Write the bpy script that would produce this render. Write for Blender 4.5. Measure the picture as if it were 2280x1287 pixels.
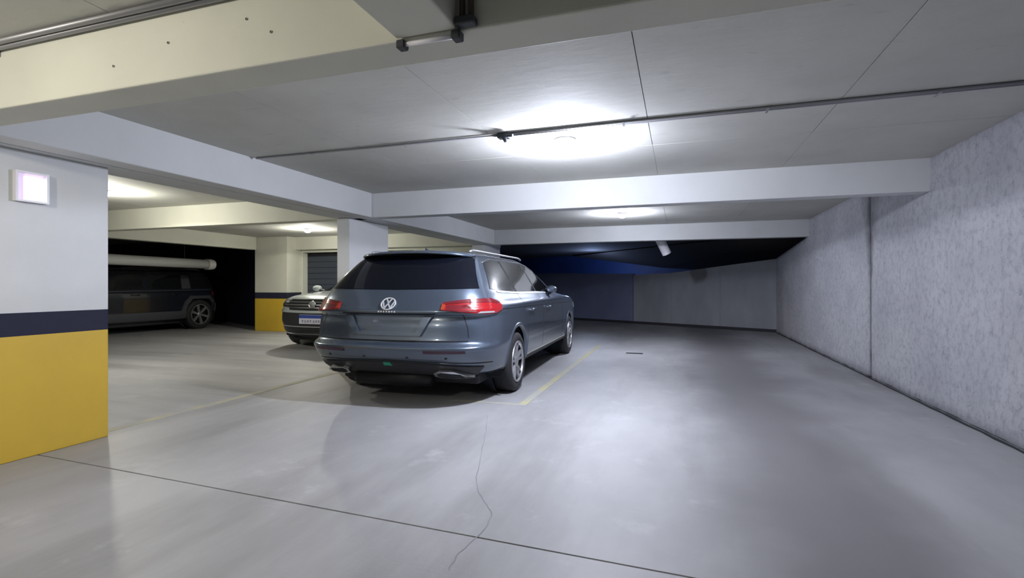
import bpy, bmesh, math, random
import numpy as np
from mathutils import Vector
random.seed(7)
PI = math.pi
for o in list(bpy.data.objects): bpy.data.objects.remove(o)
sc = bpy.context.scene
COL = sc.collection

# ------------------------------------------------------------------ camera, world, lights, exposure
CAMH = 1.2
cd = bpy.data.cameras.new('camera'); cam = bpy.data.objects.new('camera', cd); COL.objects.link(cam)
cam.location = (0, 0, CAMH); cam.rotation_euler = (PI/2, 0, math.radians(18.04))
cd.sensor_width = 36.0; cd.sensor_fit = 'HORIZONTAL'; cd.lens = 17.94; cd.shift_y = -8.5/2280
cd.clip_start = 0.02; cd.clip_end = 200
sc.camera = cam
W = bpy.data.worlds.new('world'); sc.world = W; W.use_nodes = True
W.node_tree.nodes['Background'].inputs[0].default_value = (0.55, 0.62, 0.75, 1)
W.node_tree.nodes['Background'].inputs[1].default_value = 0.01
sc.view_settings.view_transform = 'Standard'; sc.view_settings.look = 'None'
sc.view_settings.gamma = 1; sc.view_settings.use_curve_mapping = False
sc.view_settings.exposure = 0.38
# lamps: x, y, colour, watts of the downward cone, watts of the bare bulb, label
COOL = (0.79, 0.83, 1.0); NEUT = (1.0, 0.97, 0.86); WARM = (1.0, 0.94, 0.83)
LAMPS = [
    (-0.93, 4.33, COOL, 105, 130, 'lit round ceiling lamp next to the cable conduit above the grey car'),
    (-0.93, 9.05, COOL, 60, 80, 'lit round ceiling lamp between the two far white beams of the driveway'),
    (-7.25, 4.75, NEUT, 55, 60, 'lit round ceiling lamp half hidden behind the near yellow pillar'),
    (-7.85, 9.4, NEUT, 45, 55, 'lit round ceiling lamp in front of the dark doorway over the white car'),
    (-3.0, 0.05, WARM, 8, 62, 'lit round ceiling lamp on the near side of the cream beam'),
]
ZC = 2.46      # ceiling
ZB = 2.13      # underside of the beams
for (x, y, c, ws, wp, lab) in LAMPS:
    l = bpy.data.lights.new('lamp_cone', 'SPOT'); l.energy = ws; l.color = c
    l.spot_size = math.radians(167); l.spot_blend = 0.06; l.shadow_soft_size = 0.05
    o = bpy.data.objects.new('lamp_cone', l); o.location = (x, y, ZC-0.135); COL.objects.link(o)
    l = bpy.data.lights.new('lamp_bulb', 'POINT'); l.energy = wp; l.color = c; l.shadow_soft_size = 0.05
    o = bpy.data.objects.new('lamp_bulb', l); o.location = (x, y, ZC-0.17); COL.objects.link(o)
# unseen blue fill light added behind the far wall to brighten the blue wall
l = bpy.data.lights.new('ramp_fill', 'POINT'); l.energy = 55; l.color = (0.40, 0.55, 1.0); l.shadow_soft_size = 0.15
o = bpy.data.objects.new('ramp_fill', l); o.location = (-3.0, 18.6, 2.0); COL.objects.link(o)

# ------------------------------------------------------------------ materials
def mat(name, col=(0.5,)*3, rough=0.6, metal=0.0, coat=0.0, emit=None, est=0.0, spec=0.5, trans=0.0):
    m = bpy.data.materials.new(name); m.use_nodes = True
    b = m.node_tree.nodes['Principled BSDF']
    b.inputs['Base Color'].default_value = (*col, 1); b.inputs['Roughness'].default_value = rough
    b.inputs['Metallic'].default_value = metal; b.inputs['Coat Weight'].default_value = coat
    b.inputs['Coat Roughness'].default_value = 0.06
    b.inputs['Specular IOR Level'].default_value = spec
    b.inputs['Transmission Weight'].default_value = trans
    if emit:
        b.inputs['Emission Color'].default_value = (*emit, 1); b.inputs['Emission Strength'].default_value = est
    return m
def N(m, t, **k):
    n = m.node_tree.nodes.new(t)
    for a, v in k.items(): setattr(n, a, v)
    return n
def noise_mix(m, c1, c2, scale=(1, 1, 1), ns=3.0, detail=6, lo=0.35, hi=0.65, src=None, rough=0.6):
    """object-space noise between two colours; src = previous colour socket for layering (c1 ignored)"""
    L = m.node_tree.links
    tc = N(m, 'ShaderNodeTexCoord'); mp = N(m, 'ShaderNodeMapping'); mp.inputs['Scale'].default_value = scale
    L.new(tc.outputs['Object'], mp.inputs[0])
    nz = N(m, 'ShaderNodeTexNoise'); nz.inputs['Scale'].default_value = ns; nz.inputs['Detail'].default_value = detail
    nz.inputs['Roughness'].default_value = rough
    L.new(mp.outputs[0], nz.inputs['Vector'])
    r = N(m, 'ShaderNodeMapRange'); r.inputs[1].default_value = lo; r.inputs[2].default_value = hi
    L.new(nz.outputs['Fac'], r.inputs[0])
    mx = N(m, 'ShaderNodeMix'); mx.data_type = 'RGBA'
    L.new(r.outputs[0], mx.inputs[0])
    if src is None: mx.inputs[6].default_value = (*c1, 1)
    else: L.new(src, mx.inputs[6])
    mx.inputs[7].default_value = (*c2, 1)
    return mx.outputs[2], nz.outputs['Fac']
def base(m, sock): m.node_tree.links.new(sock, m.node_tree.nodes['Principled BSDF'].inputs['Base Color'])
def bump(m, h, dist=0.01, st=0.5):
    b = N(m, 'ShaderNodeBump'); b.inputs['Distance'].default_value = dist; b.inputs['Strength'].default_value = st
    m.node_tree.links.new(h, b.inputs['Height'])
    m.node_tree.links.new(b.outputs[0], m.node_tree.nodes['Principled BSDF'].inputs['Normal'])

M = {}
def floor_mat(key, st1, st2, lane):
    m = M[key] = mat(key, rough=0.55, spec=0.35); L = m.node_tree.links
    s, _ = noise_mix(m, (0.37, 0.37, 0.375), (0.27, 0.27, 0.275), st1, 1.1, 5, 0.40, 0.70)
    s, _ = noise_mix(m, None, (0.17, 0.165, 0.16), st2, 0.8, 6, 0.50, 0.80, src=s)
    s, _ = noise_mix(m, None, (0.44, 0.44, 0.45), (1, 1, 1), 2.6, 8, 0.60, 0.80, src=s)
    s, f = noise_mix(m, None, (0.22, 0.22, 0.22), (3, 3, 3), 14, 8, 0.66, 0.9, src=s)
    if lane:      # dirt worn in by tyres along the driveway
        tc = N(m, 'ShaderNodeTexCoord'); sx = N(m, 'ShaderNodeSeparateXYZ'); L.new(tc.outputs['Object'], sx.inputs[0])
        nz = N(m, 'ShaderNodeTexNoise'); nz.inputs['Scale'].default_value = 0.9; nz.inputs['Detail'].default_value = 5; L.new(tc.outputs['Object'], nz.inputs['Vector'])
        a1 = N(m, 'ShaderNodeMath', operation='MULTIPLY_ADD'); L.new(nz.outputs['Fac'], a1.inputs[0]); a1.inputs[1].default_value = 0.9; a1.inputs[2].default_value = -1.20
        a2 = N(m, 'ShaderNodeMath', operation='ADD'); L.new(sx.outputs[0], a2.inputs[0]); L.new(a1.outputs[0], a2.inputs[1])
        a3 = N(m, 'ShaderNodeMath', operation='ABSOLUTE'); L.new(a2.outputs[0], a3.inputs[0])
        mr = N(m, 'ShaderNodeMapRange'); mr.interpolation_type = 'SMOOTHSTEP'; mr.inputs[1].default_value = 0.12; mr.inputs[2].default_value = 0.85; mr.inputs[3].default_value = 0.9; mr.inputs[4].default_value = 0.0
        L.new(a3.outputs[0], mr.inputs[0]); mx = N(m, 'ShaderNodeMix'); mx.data_type = 'RGBA'; L.new(mr.outputs[0], mx.inputs[0]); L.new(s, mx.inputs[6]); mx.inputs[7].default_value = (0.165, 0.16, 0.165, 1)
        s = mx.outputs[2]
    base(m, s); bump(m, f, 0.004, 0.25)
floor_mat('floor', (0.8, 0.45, 1), (1.2, 0.25, 1), True)
floor_mat('floor_bay', (0.3, 1.3, 1), (0.22, 1.9, 1), False)
m = M['ceiling'] = mat('board_marked_concrete', rough=0.85)
s, _ = noise_mix(m, (0.55, 0.55, 0.505), (0.47, 0.47, 0.43), (1, 1, 1), 1.2, 5, 0.35, 0.7)
s, f = noise_mix(m, None, (0.36, 0.36, 0.35), (1, 2.5, 1), 6, 8, 0.62, 0.85, src=s); base(m, s); bump(m, f, 0.006, 0.3)
def paint(name, a, b, rough=0.6):
    m = M[name] = mat(name, rough=rough)
    s, _ = noise_mix(m, a, b, (1, 1, 1), 1.5, 5, 0.4, 0.75)
    s, f = noise_mix(m, None, tuple(v*0.72 for v in b), (1, 1, 1), 22, 8, 0.70, 0.86, src=s)
    base(m, s); bump(m, f, 0.003, 0.3)
paint('cream_paint', (0.64, 0.64, 0.55), (0.58, 0.58, 0.50))
paint('white_paint', (0.66, 0.67, 0.66), (0.60, 0.61, 0.60))
paint('yellow_paint', (0.66, 0.44, 0.045), (0.58, 0.38, 0.04), 0.45)
paint('navy_paint', (0.013, 0.015, 0.038), (0.010, 0.012, 0.030), 0.8)
m = M['wall'] = mat('rough_cast_concrete', rough=0.9)
s, _ = noise_mix(m, (0.62, 0.62, 0.65), (0.50, 0.50, 0.54), (1, 1, 1), 1.3, 6, 0.40, 0.72)
s, f1 = noise_mix(m, None, (0.30, 0.30, 0.36), (1.5, 2.0, 1.7), 7, 10, 0.48, 0.74, src=s, rough=0.78)
s, f = noise_mix(m, None, (0.13, 0.13, 0.18), (2, 2.8, 2.4), 9, 10, 0.57, 0.72, src=s, rough=0.8)
# damp stain running down both sides of the open joint
L = m.node_tree.links
tc = N(m, 'ShaderNodeTexCoord'); sx = N(m, 'ShaderNodeSeparateXYZ'); L.new(tc.outputs['Object'], sx.inputs[0])
nz = N(m, 'ShaderNodeTexNoise'); nz.inputs['Scale'].default_value = 7; nz.inputs['Detail'].default_value = 8; L.new(tc.outputs['Object'], nz.inputs['Vector'])
a1 = N(m, 'ShaderNodeMath', operation='SUBTRACT'); L.new(sx.outputs[1], a1.inputs[0]); a1.inputs[1].default_value = 7.74
a2 = N(m, 'ShaderNodeMath', operation='ABSOLUTE'); L.new(a1.outputs[0], a2.inputs[0])
hz = N(m, 'ShaderNodeMapRange'); hz.inputs[1].default_value = 1.2; hz.inputs[2].default_value = 2.2; hz.inputs[3].default_value = 0.05; hz.inputs[4].default_value = 0.42; L.new(sx.outputs[2], hz.inputs[0])
a3 = N(m, 'ShaderNodeMath', operation='DIVIDE'); L.new(a2.outputs[0], a3.inputs[0]); L.new(hz.outputs[0], a3.inputs[1])
a4 = N(m, 'ShaderNodeMath', operation='ADD'); L.new(a3.outputs[0], a4.inputs[0]); L.new(nz.outputs['Fac'], a4.inputs[1])
mr = N(m, 'ShaderNodeMapRange'); mr.inputs[1].default_value = 0.65; mr.inputs[2].default_value = 1.35; mr.inputs[3].default_value = 0.75; mr.inputs[4].default_value = 0.0; L.new(a4.outputs[0], mr.inputs[0])
mx = N(m, 'ShaderNodeMix'); mx.data_type = 'RGBA'; L.new(mr.outputs[0], mx.inputs[0]); L.new(s, mx.inputs[6]); mx.inputs[7].default_value = (0.20, 0.20, 0.22, 1)
base(m, mx.outputs[2]); bump(m, f1, 0.04, 0.9)
m = M['far_wall'] = mat('worn_concrete', rough=0.8)
s, _ = noise_mix(m, (0.34, 0.35, 0.38), (0.25, 0.26, 0.29), (1, 1, 0.4), 1.4, 6, 0.35, 0.7); base(m, s)
m = M['blue_wall'] = mat('dark_blue_paint', rough=0.6)
s, _ = noise_mix(m, (0.21, 0.24, 0.36), (0.17, 0.19, 0.30), (1, 1, 1), 1.0, 4, 0.35, 0.7); base(m, s)
m = M['deep_blue'] = mat('royal_blue_paint', rough=0.6)
s, _ = noise_mix(m, (0.02, 0.05, 0.17), (0.015, 0.035, 0.11), (1, 1, 1), 1.0, 4, 0.35, 0.7); base(m, s)
M['unlit_concrete'] = mat('unlit_dark_concrete', (0.05, 0.045, 0.04), 0.9)  # lack of light in the far parts put into the base colour
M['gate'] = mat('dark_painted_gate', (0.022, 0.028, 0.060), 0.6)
M['door'] = mat('charcoal_door_paint', (0.035, 0.042, 0.06), 0.5)
M['joint'] = mat('dark_joint_sealant', (0.035, 0.035, 0.04), 0.9)
M['crack'] = mat('hairline_crack', (0.24, 0.24, 0.25), 0.95)
m = M['line'] = mat('worn_yellow_line', rough=0.7)
s, _ = noise_mix(m, (0.42, 0.39, 0.22), (0.36, 0.36, 0.33), (1, 1, 1), 5, 8, 0.42, 0.62); base(m, s)
m = M['line_faint'] = mat('faded_yellow_line', rough=0.7)
s, _ = noise_mix(m, (0.44, 0.41, 0.25), (0.36, 0.36, 0.34), (1, 1, 1), 4, 8, 0.35, 0.6); base(m, s)
M['conduit'] = mat('galvanised_steel_conduit', (0.33, 0.33, 0.34), 0.45, 0.6)
M['dark_metal'] = mat('dark_fitting', (0.035, 0.04, 0.045), 0.5)
M['brown_conduit'] = mat('dark_brown_conduit', (0.05, 0.035, 0.022), 0.5)
M['pvc'] = mat('grey_pvc', (0.42, 0.42, 0.40), 0.45)
M['white_plastic'] = mat('white_plastic', (0.82, 0.81, 0.84), 0.4)
M['lamp_on'] = mat('lit_diffuser', (0.9,)*3, 0.5, emit=(0.92, 0.96, 1.0), est=14)
M['emerg'] = mat('lit_emergency_panel', (0.85, 0.8, 0.9), 0.4, emit=(0.97, 0.92, 1.0), est=1.3)
M['emerg_dim'] = mat('lilac_reflector', (0.62, 0.50, 0.66), 0.35, emit=(0.8, 0.62, 0.85), est=0.22)
# cars
def carpaint(name, c, rough=0.32, metal=0.55):
    m = mat(name, c, rough, metal, 1.0); return m
M['grey_paint'] = carpaint('blue_grey_metallic', (0.088, 0.115, 0.158), 0.34, 0.6)
M['silver_paint'] = carpaint('pale_silver', (0.52, 0.56, 0.56), 0.3, 0.3)
M['black_paint'] = carpaint('black_car_paint', (0.012, 0.014, 0.022), 0.3, 0.2)
M['glass'] = mat('tinted_glass', (0.004, 0.005, 0.009), 0.03, 0, spec=0.28)
M['glass_side'] = mat('tinted_side_glass', (0.010, 0.011, 0.013), 0.03, 0, 1.0, spec=1.0)
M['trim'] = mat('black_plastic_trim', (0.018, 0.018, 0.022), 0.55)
M['trim_grey'] = mat('dark_grey_cladding', (0.045, 0.047, 0.055), 0.55)
M['gap'] = mat('panel_gap', (0.006, 0.007, 0.01), 0.8)
M['chrome'] = mat('chrome', (0.70, 0.71, 0.73), 0.25, 1.0)
M['emblem'] = mat('bright_emblem', (0.80, 0.81, 0.84), 0.38, 0.5)
M['alloy'] = mat('alloy_wheel', (0.40, 0.40, 0.42), 0.36, 0.7)
M['alloy_dark'] = mat('wheel_well_metal', (0.02, 0.02, 0.022), 0.5, 0.6)
M['rubber'] = mat('tyre_rubber', (0.016, 0.016, 0.018), 0.75)
M['red_lens'] = mat('red_lens', (0.28, 0.006, 0.010), 0.08, 0, 1.0, emit=(0.5, 0.01, 0.01), est=0.05)
M['red_dark'] = mat('smoked_red_lens', (0.14, 0.006, 0.012), 0.08, 0, 1.0)
M['reflector'] = mat('unlit_reflector', (0.045, 0.012, 0.03), 0.15)
M['orange_lens'] = mat('orange_red_lens', (0.34, 0.045, 0.015), 0.1, 0, 1.0)
M['clear_lens'] = mat('clear_lens', (0.45, 0.46, 0.48), 0.08, 0.3, 1.0)
M['plate_white'] = mat('plate_white', (0.60, 0.60, 0.72), 0.4)
M['plate_blue'] = mat('plate_blue', (0.03, 0.06, 0.30), 0.4)
M['plate_ink'] = mat('plate_ink', (0.05, 0.05, 0.08), 0.5)
M['green_glow'] = mat('green_reflector', (0.03, 0.30, 0.18), 0.2)

# ------------------------------------------------------------------ helpers
def mesh_obj(name, v, f, m=None, parent=None, smooth=False, mats=None, mi=None):
    me = bpy.data.meshes.new(name); me.from_pydata([tuple(map(float, p)) for p in v], [], f); me.update()
    for mm in (mats or ([m] if m else [])): me.materials.append(mm)
    if mi is not None: me.polygons.foreach_set('material_index', mi)
    if smooth: me.polygons.foreach_set('use_smooth', [True]*len(me.polygons))
    o = bpy.data.objects.new(name, me); COL.objects.link(o)
    if parent: o.parent = parent
    return o
class MB:
    def __init__(s): s.v = []; s.f = []
    def add(s, v, f):
        k = len(s.v); s.v += [tuple(p) for p in v]; s.f += [tuple(i+k for i in q) for q in f]; return s
    def box(s, x0, x1, y0, y1, z0, z1):
        v = [(x, y, z) for z in (z0, z1) for y in (y0, y1) for x in (x0, x1)]
        return s.add(v, [(0, 2, 3, 1), (4, 5, 7, 6), (0, 1, 5, 4), (2, 6, 7, 3), (0, 4, 6, 2), (1, 3, 7, 5)])
    def prism(s, poly, z0, z1):       # poly ccw in xy; z1 may be list of heights
        n = len(poly); zt = z1 if isinstance(z1, (list, tuple)) else [z1]*n
        v = [(x, y, z0) for x, y in poly] + [(p[0], p[1], z) for p, z in zip(poly, zt)]
        return s.add(v, [tuple(range(n-1, -1, -1)), tuple(range(n, 2*n))] + [(i, (i+1) % n, n+(i+1) % n, n+i) for i in range(n)])
    def tube(s, pts, r, n=12, caps=True):
        pts = [Vector(p) for p in pts]; rings = []
        up = Vector((0, 0, 1))
        for i, p in enumerate(pts):
            d = (pts[min(i+1, len(pts)-1)]-pts[max(i-1, 0)]).normalized()
            a = d.cross(up)
            if a.length < 1e-3: a = d.cross(Vector((1, 0, 0)))
            a.normalize(); b = a.cross(d)
            rr = r[i] if isinstance(r, (list, tuple)) else r
            rings.append([p+(a*math.cos(t)+b*math.sin(t))*rr for t in [2*PI*k/n for k in range(n)]])
        v = [q for R in rings for q in R]; f = []
        for i in range(len(pts)-1):
            for k in range(n):
                f.append((i*n+k, i*n+(k+1) % n, (i+1)*n+(k+1) % n, (i+1)*n+k))
        if caps: f += [tuple(range(n-1, -1, -1)), tuple(range((len(pts)-1)*n, len(pts)*n))]
        return s.add(v, f)
    def lathe(s, prof, c=(0, 0, 0), axis='z', n=32):   # prof: (r, h)
        v = []; f = []
        for r, h in prof:
            for k in range(n):
                t = 2*PI*k/n; a, b = r*math.cos(t), r*math.sin(t)
                v.append((c[0]+a, c[1]+b, c[2]+h) if axis == 'z' else (c[0]+h, c[1]+a, c[2]+b))
        for i in range(len(prof)-1):
            for k in range(n): f.append((i*n+k, i*n+(k+1) % n, (i+1)*n+(k+1) % n, (i+1)*n+k))
        return s.add(v, f)
    def build(s, name, m, parent=None, smooth=False, auto=False):
        o = mesh_obj(name, s.v, s.f, m, parent, smooth or auto)
        if auto:
            bm = bmesh.new(); bm.from_mesh(o.data); bmesh.ops.recalc_face_normals(bm, faces=bm.faces)
            for e in bm.edges:
                if len(e.link_faces) == 2 and e.calc_face_angle(0) > 0.7: e.smooth = False
            bm.to_mesh(o.data); bm.free()
        return o
def bevel(o, w=0.01, seg=2):
    md = o.modifiers.new('bevel', 'BEVEL'); md.width = w; md.segments = seg; md.limit_method = 'ANGLE'; return o
def thing(name, label, cat, loc=(0, 0, 0), rz=0, group=None):
    o = bpy.data.objects.new(name, None); COL.objects.link(o); o.location = loc; o.rotation_euler = (0, 0, rz)
    o.empty_display_size = 0.1
    return tag(o, label, cat, group)
def tag(o, label, cat, group=None):
    o['label'] = label; o['category'] = cat
    if group: o['group'] = group
    return o
def struct(o, label=None, cat=None):
    o['kind'] = 'structure'
    if label: o['label'] = label
    if cat: o['category'] = cat
    return o

# ------------------------------------------------------------------ setting: floor
XL, XR = -18.0, 2.37
fl = struct(MB().box(XL, 3.2, -5, 24, -0.30, -0.03).build('floor', M['joint']), 'smooth grey concrete garage floor with a dark expansion joint', 'floor')
def jy(x): return 2.38 - (x+3.97)*0.040      # expansion joint
g = 0.006
xs = [XL, -4.6, 3.2]
# near slab and far slab, with the open joint between them
MB().prism([(-4.47, -5), (3.2, -5), (3.2, jy(3.2)-g), (-4.47, jy(-4.47)-g)], -0.03, 0).build('concrete_slab', M['floor'], fl)
MB().prism([(-4.47, jy(-4.47)+g), (3.2, jy(3.2)+g), (3.2, 24), (-4.47, 24)], -0.03, 0).build('concrete_slab', M['floor'], fl)
MB().prism([(XL, -5), (-4.47, -5), (-4.47, 24), (XL, 24)], -0.03, 0).build('concrete_slab', M['floor_bay'], fl)
def ribbon(pts, w, z, name, m, parent, jit=0.0):
    v = []; f = []
    for i, p in enumerate(pts):
        a = Vector(pts[max(i-1, 0)]); b = Vector(pts[min(i+1, len(pts)-1)]); d = (b-a).normalized(); nrm = Vector((-d.y, d.x))
        ww = w*(1+jit*random.uniform(-1, 1))/2
        for s_ in (1, -1): v.append((p[0]+nrm.x*ww*s_, p[1]+nrm.y*ww*s_, z))
    for i in range(len(pts)-1): f.append((2*i, 2*i+1, 2*i+3, 2*i+2))
    return mesh_obj(name, v, f, m, parent)
SA, CA = 370/1194.7, 1136/1194.7
def G(u, v, z=0.0):      # photograph pixel on the horizontal plane z -> ground coordinates (layout only)
    zc = 1136*(CAMH-z)/(v-635); xc = (u-1140)/1136*zc
    return (-zc*SA+xc*CA, zc*CA+xc*SA)
def jag(pts, n=5, a=0.02):
    out = []
    for i in range(len(pts)-1):
        for k in range(n):
            t = k/n; out.append((pts[i][0]*(1-t)+pts[i+1][0]*t+random.uniform(-a, a)*(k > 0), pts[i][1]*(1-t)+pts[i+1][1]*t+random.uniform(-a, a)*(k > 0)))
    return out+[pts[-1]]
ribbon(jag([G(*p) for p in [(1085, 925), (1083, 960), (1072, 1010), (1060, 1062), (1064, 1090), (1080, 1120), (1095, 1142), (1086, 1170), (1040, 1215), (1015, 1240), (1000, 1270)]], 4, 0.006), 0.005, 0.0012, 'crack', M['crack'], fl, 0.5)
# painted bay lines
def line(poly, name, m): return MB().prism(poly, 0.0, 0.002).build(name, m, fl)
line([(-1.53, 4.92), (-1.45, 4.92), (-1.45, 10.2), (-1.53, 10.2)], 'bay_line', M['line'])
line([(-2.25, 4.86), (-1.45, 4.86), (-1.45, 4.92), (-2.25, 4.92)], 'bay_line', M['line_faint'])
line([(-4.52, 2.88), (-4.42, 2.88), (-4.42, 5.96), (-4.52, 5.96)], 'bay_line', M['line_faint'])

# ------------------------------------------------------------------ ceiling with formwork panels
ce = struct(MB().box(XL, 3.2, -5, 24, ZC+0.02, ZC+0.3).build('ceiling', M['far_wall']), 'bare concrete ceiling slab cast in wide boards', 'ceiling')
def row(x0, x1, y0, y1, edges, gap=0.0025):
    e = [x0]+[x for x in edges if x0+0.05 < x < x1-0.05]+[x1]
    for a, b in zip(e[:-1], e[1:]):
        MB().box(a+gap, b-gap, y0, y1, ZC, ZC+0.02).build('concrete_panel', M['ceiling'], ce)
E1 = [-2.75, -1.5, -0.22, 1.05]
row(-4.2, 2.40, 1.92, 4.75, E1); row(-4.2, 2.40, 4.758, 6.08, E1, 0.001)
row(-4.2, 2.40, 6.28, 11.0, E1, 0.002); row(XL, -4.2, 1.5, 6.1, [-13, -10.5, -8, -6], 0.002); row(XL, -4.2, 6.2, 11.1, [-13, -10.5, -8, -6], 0.002)
row(XL, 3.2, -5, 1.9, [-11, -8, -5, -2.5, 0], 0.002); MB().box(XL, 3.2, 11.1, 24, ZC, ZC+0.02).build('concrete_panel', M['unlit_concrete'], ce)

# ------------------------------------------------------------------ beams
def beam(name, x0, x1, y0, y1, label, m='white_paint', z0=ZB, z1=ZC+0.01):
    o = bevel(MB().box(x0, x1, y0, y1, z0, z1).build(name, M[m]), 0.008, 2)
    return struct(o, label, 'beam')
beam('concrete_beam', XL+.1, XR+0.05, 1.72, 1.92, 'cream painted concrete beam across the top, nearest the camera', 'cream_paint')
beam('concrete_beam', -4.2, XR+0.05, 6.08, 6.28, 'white concrete beam behind the lamp, spanning to the rough wall')
beam('concrete_beam', XL+.1, -4.21, 6.08, 6.28, 'cream concrete beam seen through the opening beside the near pillar', 'cream_paint')
beam('concrete_beam', -4.2, XR+0.05, 11.0, 11.2, 'narrowest looking white concrete beam, in front of the dark far bay')
beam('concrete_beam', -10.55, -4.21, 11.0, 11.2, 'cream concrete beam over the charcoal doorway', 'cream_paint')
beam('concrete_beam', -4.20, -4.0, 1.93, 6.07, 'long white concrete beam running from the near pillar to the column by the car')
beam('concrete_beam', -4.20, -4.0, 6.29, 10.99, 'white concrete beam running away above the roof of the grey car')
beam('concrete_beam', -10.75, -10.55, 1.93, 10.69, 'cream concrete beam in front of the dark bay of the black car', 'cream_paint')
beam('concrete_beam', -1.02, -0.77, -4.9, 1.71, 'short beam overhead whose underside meets the cream beam', 'cream_paint', ZB+0.005)

for bx, by, bz in ((-1.75, 1.717, 2.335), (-1.62, 1.717, 2.26), (-2.2, 1.717, 2.30), (-2.55, 1.717, 2.24), (-3.6, 1.717, 2.37)):
    hb = MB().lathe([(0.0055, -0.002), (0.0055, 0.004), (0.0001, 0.004)], (0, 0, 0), 'z', 10).build('fixing_hole', M['crack'], bpy.data.objects['concrete_beam'])
    hb.location = (bx, by+0.001, bz); hb.rotation_euler = (-PI/2, 0, 0)
# ------------------------------------------------------------------ pillars
def pillar(x0, x1, y0, y1, label, wall='white_paint', z1=ZB, s0=0.85, s1=1.01):
    lv = [0, s0, s1, z1]; v = []; f = []; mi = []
    for z in lv: v += [(x0, y0, z), (x1, y0, z), (x1, y1, z), (x0, y1, z)]
    for i in range(3):
        for k in range(4):
            f.append((i*4+k, i*4+(k+1) % 4, (i+1)*4+(k+1) % 4, (i+1)*4+k)); mi.append(i)
    f += [(3, 2, 1, 0), (12, 13, 14, 15)]; mi += [0, 2]
    o = mesh_obj('concrete_pillar', v, f, mats=[M['yellow_paint'], M['navy_paint'], M[wall]], mi=mi)
    return struct(bevel(o, 0.008, 2), label, 'pillar')
pillar(-4.55, -4.30, 1.75, 2.86, 'near wide pillar with yellow base, navy band and a small lit box')
pillar(-4.50, -4.30, 5.98, 6.97, 'white pillar directly beside the grey car')
pillar(-4.50, -4.22, 10.85, 12.0, 'far white pillar rising behind the roof of the grey car')
pillar(-10.62, -9.57, 10.70, 11.4, 'cream pillar with yellow base between the black car and the doorway', 'cream_paint', ZC)
# the two beam fronts carry on over the pillars
struct(MB().box(-4.56, -4.21, 1.74, 12.0, ZB, ZC+0.01).build('lintel', M['white_paint']), 'concrete lintel filling above the pillars', 'lintel')

# ------------------------------------------------------------------ right wall (two rough panels with an open joint) and its foot
wr = struct(MB().box(XR+0.02, XR+0.3, -5, 14.7, -0.1, ZC+0.2).build('wall_right', M['unlit_concrete']), 'rough grey concrete retaining wall along the driveway', 'wall')
YJ = 7.78
def side_panel(y0, y1, top):        # top: list of (y, z)
    n = max(2, int((y1-y0)/0.12)); v = []; f = []
    ys = [y0+(y1-y0)*i/n for i in range(n+1)]; nz = 18
    for y in ys:
        zt = np.interp(y, [t[0] for t in top], [t[1] for t in top])
        for k in range(nz+1):
            z = 0.0+zt*k/nz
            v.append((XR+random.uniform(-0.004, 0.004)+(0.012 if (y in (ys[0], ys[-1])) else 0), y+(random.uniform(-0.012, 0.012) if 0 < k < nz else 0), z))
    for i in range(n):
        for k in range(nz): f.append((i*(nz+1)+k, i*(nz+1)+k+1, (i+1)*(nz+1)+k+1, (i+1)*(nz+1)+k))
    v += [(XR+0.2, y, 0) for y in (y0, y1)]
    o = mesh_obj('wall_panel', v, f, M['wall'], wr, True)
    sd = o.modifiers.new('s', 'SOLIDIFY'); sd.thickness = 0.03; sd.offset = -1
    return o
side_panel(-5, YJ-0.018, [(-5, ZC+.05), (YJ, ZC+.05)])
side_panel(YJ+0.018, 14.5, [(YJ, ZC+.05), (11.19, ZC+.05), (11.2, ZB), (14.5, 1.87)])
wr.data.materials[0] = M['joint']
wr.data.clear_geometry(); bmv = MB().prism([(XR+0.025, -5), (XR+0.3, -5), (XR+0.3, 11.2), (XR+0.025, 11.2)], -0.1, ZC+0.05)
bmv.prism([(XR+0.025, 11.2), (XR+0.3, 11.2), (XR+0.3, 14.7), (XR+0.025, 14.7)], -0.1, [ZB-.03, ZB-.03, 1.83, 1.83])
wr.data.from_pydata(bmv.v, [], bmv.f); wr.data.update()
n = 90; v = []; f = []
for i in range(n+1):
    y = -4.9+(14.3+4.9)*i/n; w_ = 0.032+random.uniform(-0.007, 0.010)
    v += [(XR-w_, y, 0.0015), (XR+0.01, y, 0.0015), (XR+0.012, y, 0.018+random.uniform(-0.006, 0.010)), (XR-0.007, y, 0.016)]
for i in range(n):
    for k in range(3): f.append((i*4+k, i*4+k+1, i*4+k+5, i*4+k+4))
struct(mesh_obj('baseboard_right', v, f, M['joint']), 'dark ragged gap line along the foot of the rough wall', 'trim')

# ------------------------------------------------------------------ far slanting wall and what lies behind it
def slab_wall(name, pts, tops, thick, m, parent=None, z0=0.0):
    n = len(pts); d = Vector((pts[-1][0]-pts[0][0], pts[-1][1]-pts[0][1])).normalized(); q = Vector((d.y, -d.x))*thick
    if q.y < 0: q = -q
    v = []; f = []
    for (x, y), t in zip(pts, tops): v += [(x, y, z0), (x, y, t), (x+q.x, y+q.y, t), (x+q.x, y+q.y, z0)]
    for i in range(n-1):
        for k in range(4): f.append((i*4+k, i*4+(k+1) % 4, i*4+4+(k+1) % 4, i*4+4+k))
    f += [(3, 2, 1, 0), tuple(range(4*n-4, 4*n))]
    return mesh_obj(name, v, f, m, parent)
def far(x): return 14.40+(2.37-x)*0.54
wf = thing('wall_far', 'far slanting concrete wall closing off the driveway', 'wall'); struct(wf)
def fpan(xa, xb, za, zb, m, mid=None):
    P = [(xa, far(xa)), ((xa+xb)/2, far((xa+xb)/2)), (xb, far(xb))]
    slab_wall('wall_panel', P, [za, mid or (za+zb)/2, zb], 0.15, m, wf)
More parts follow.
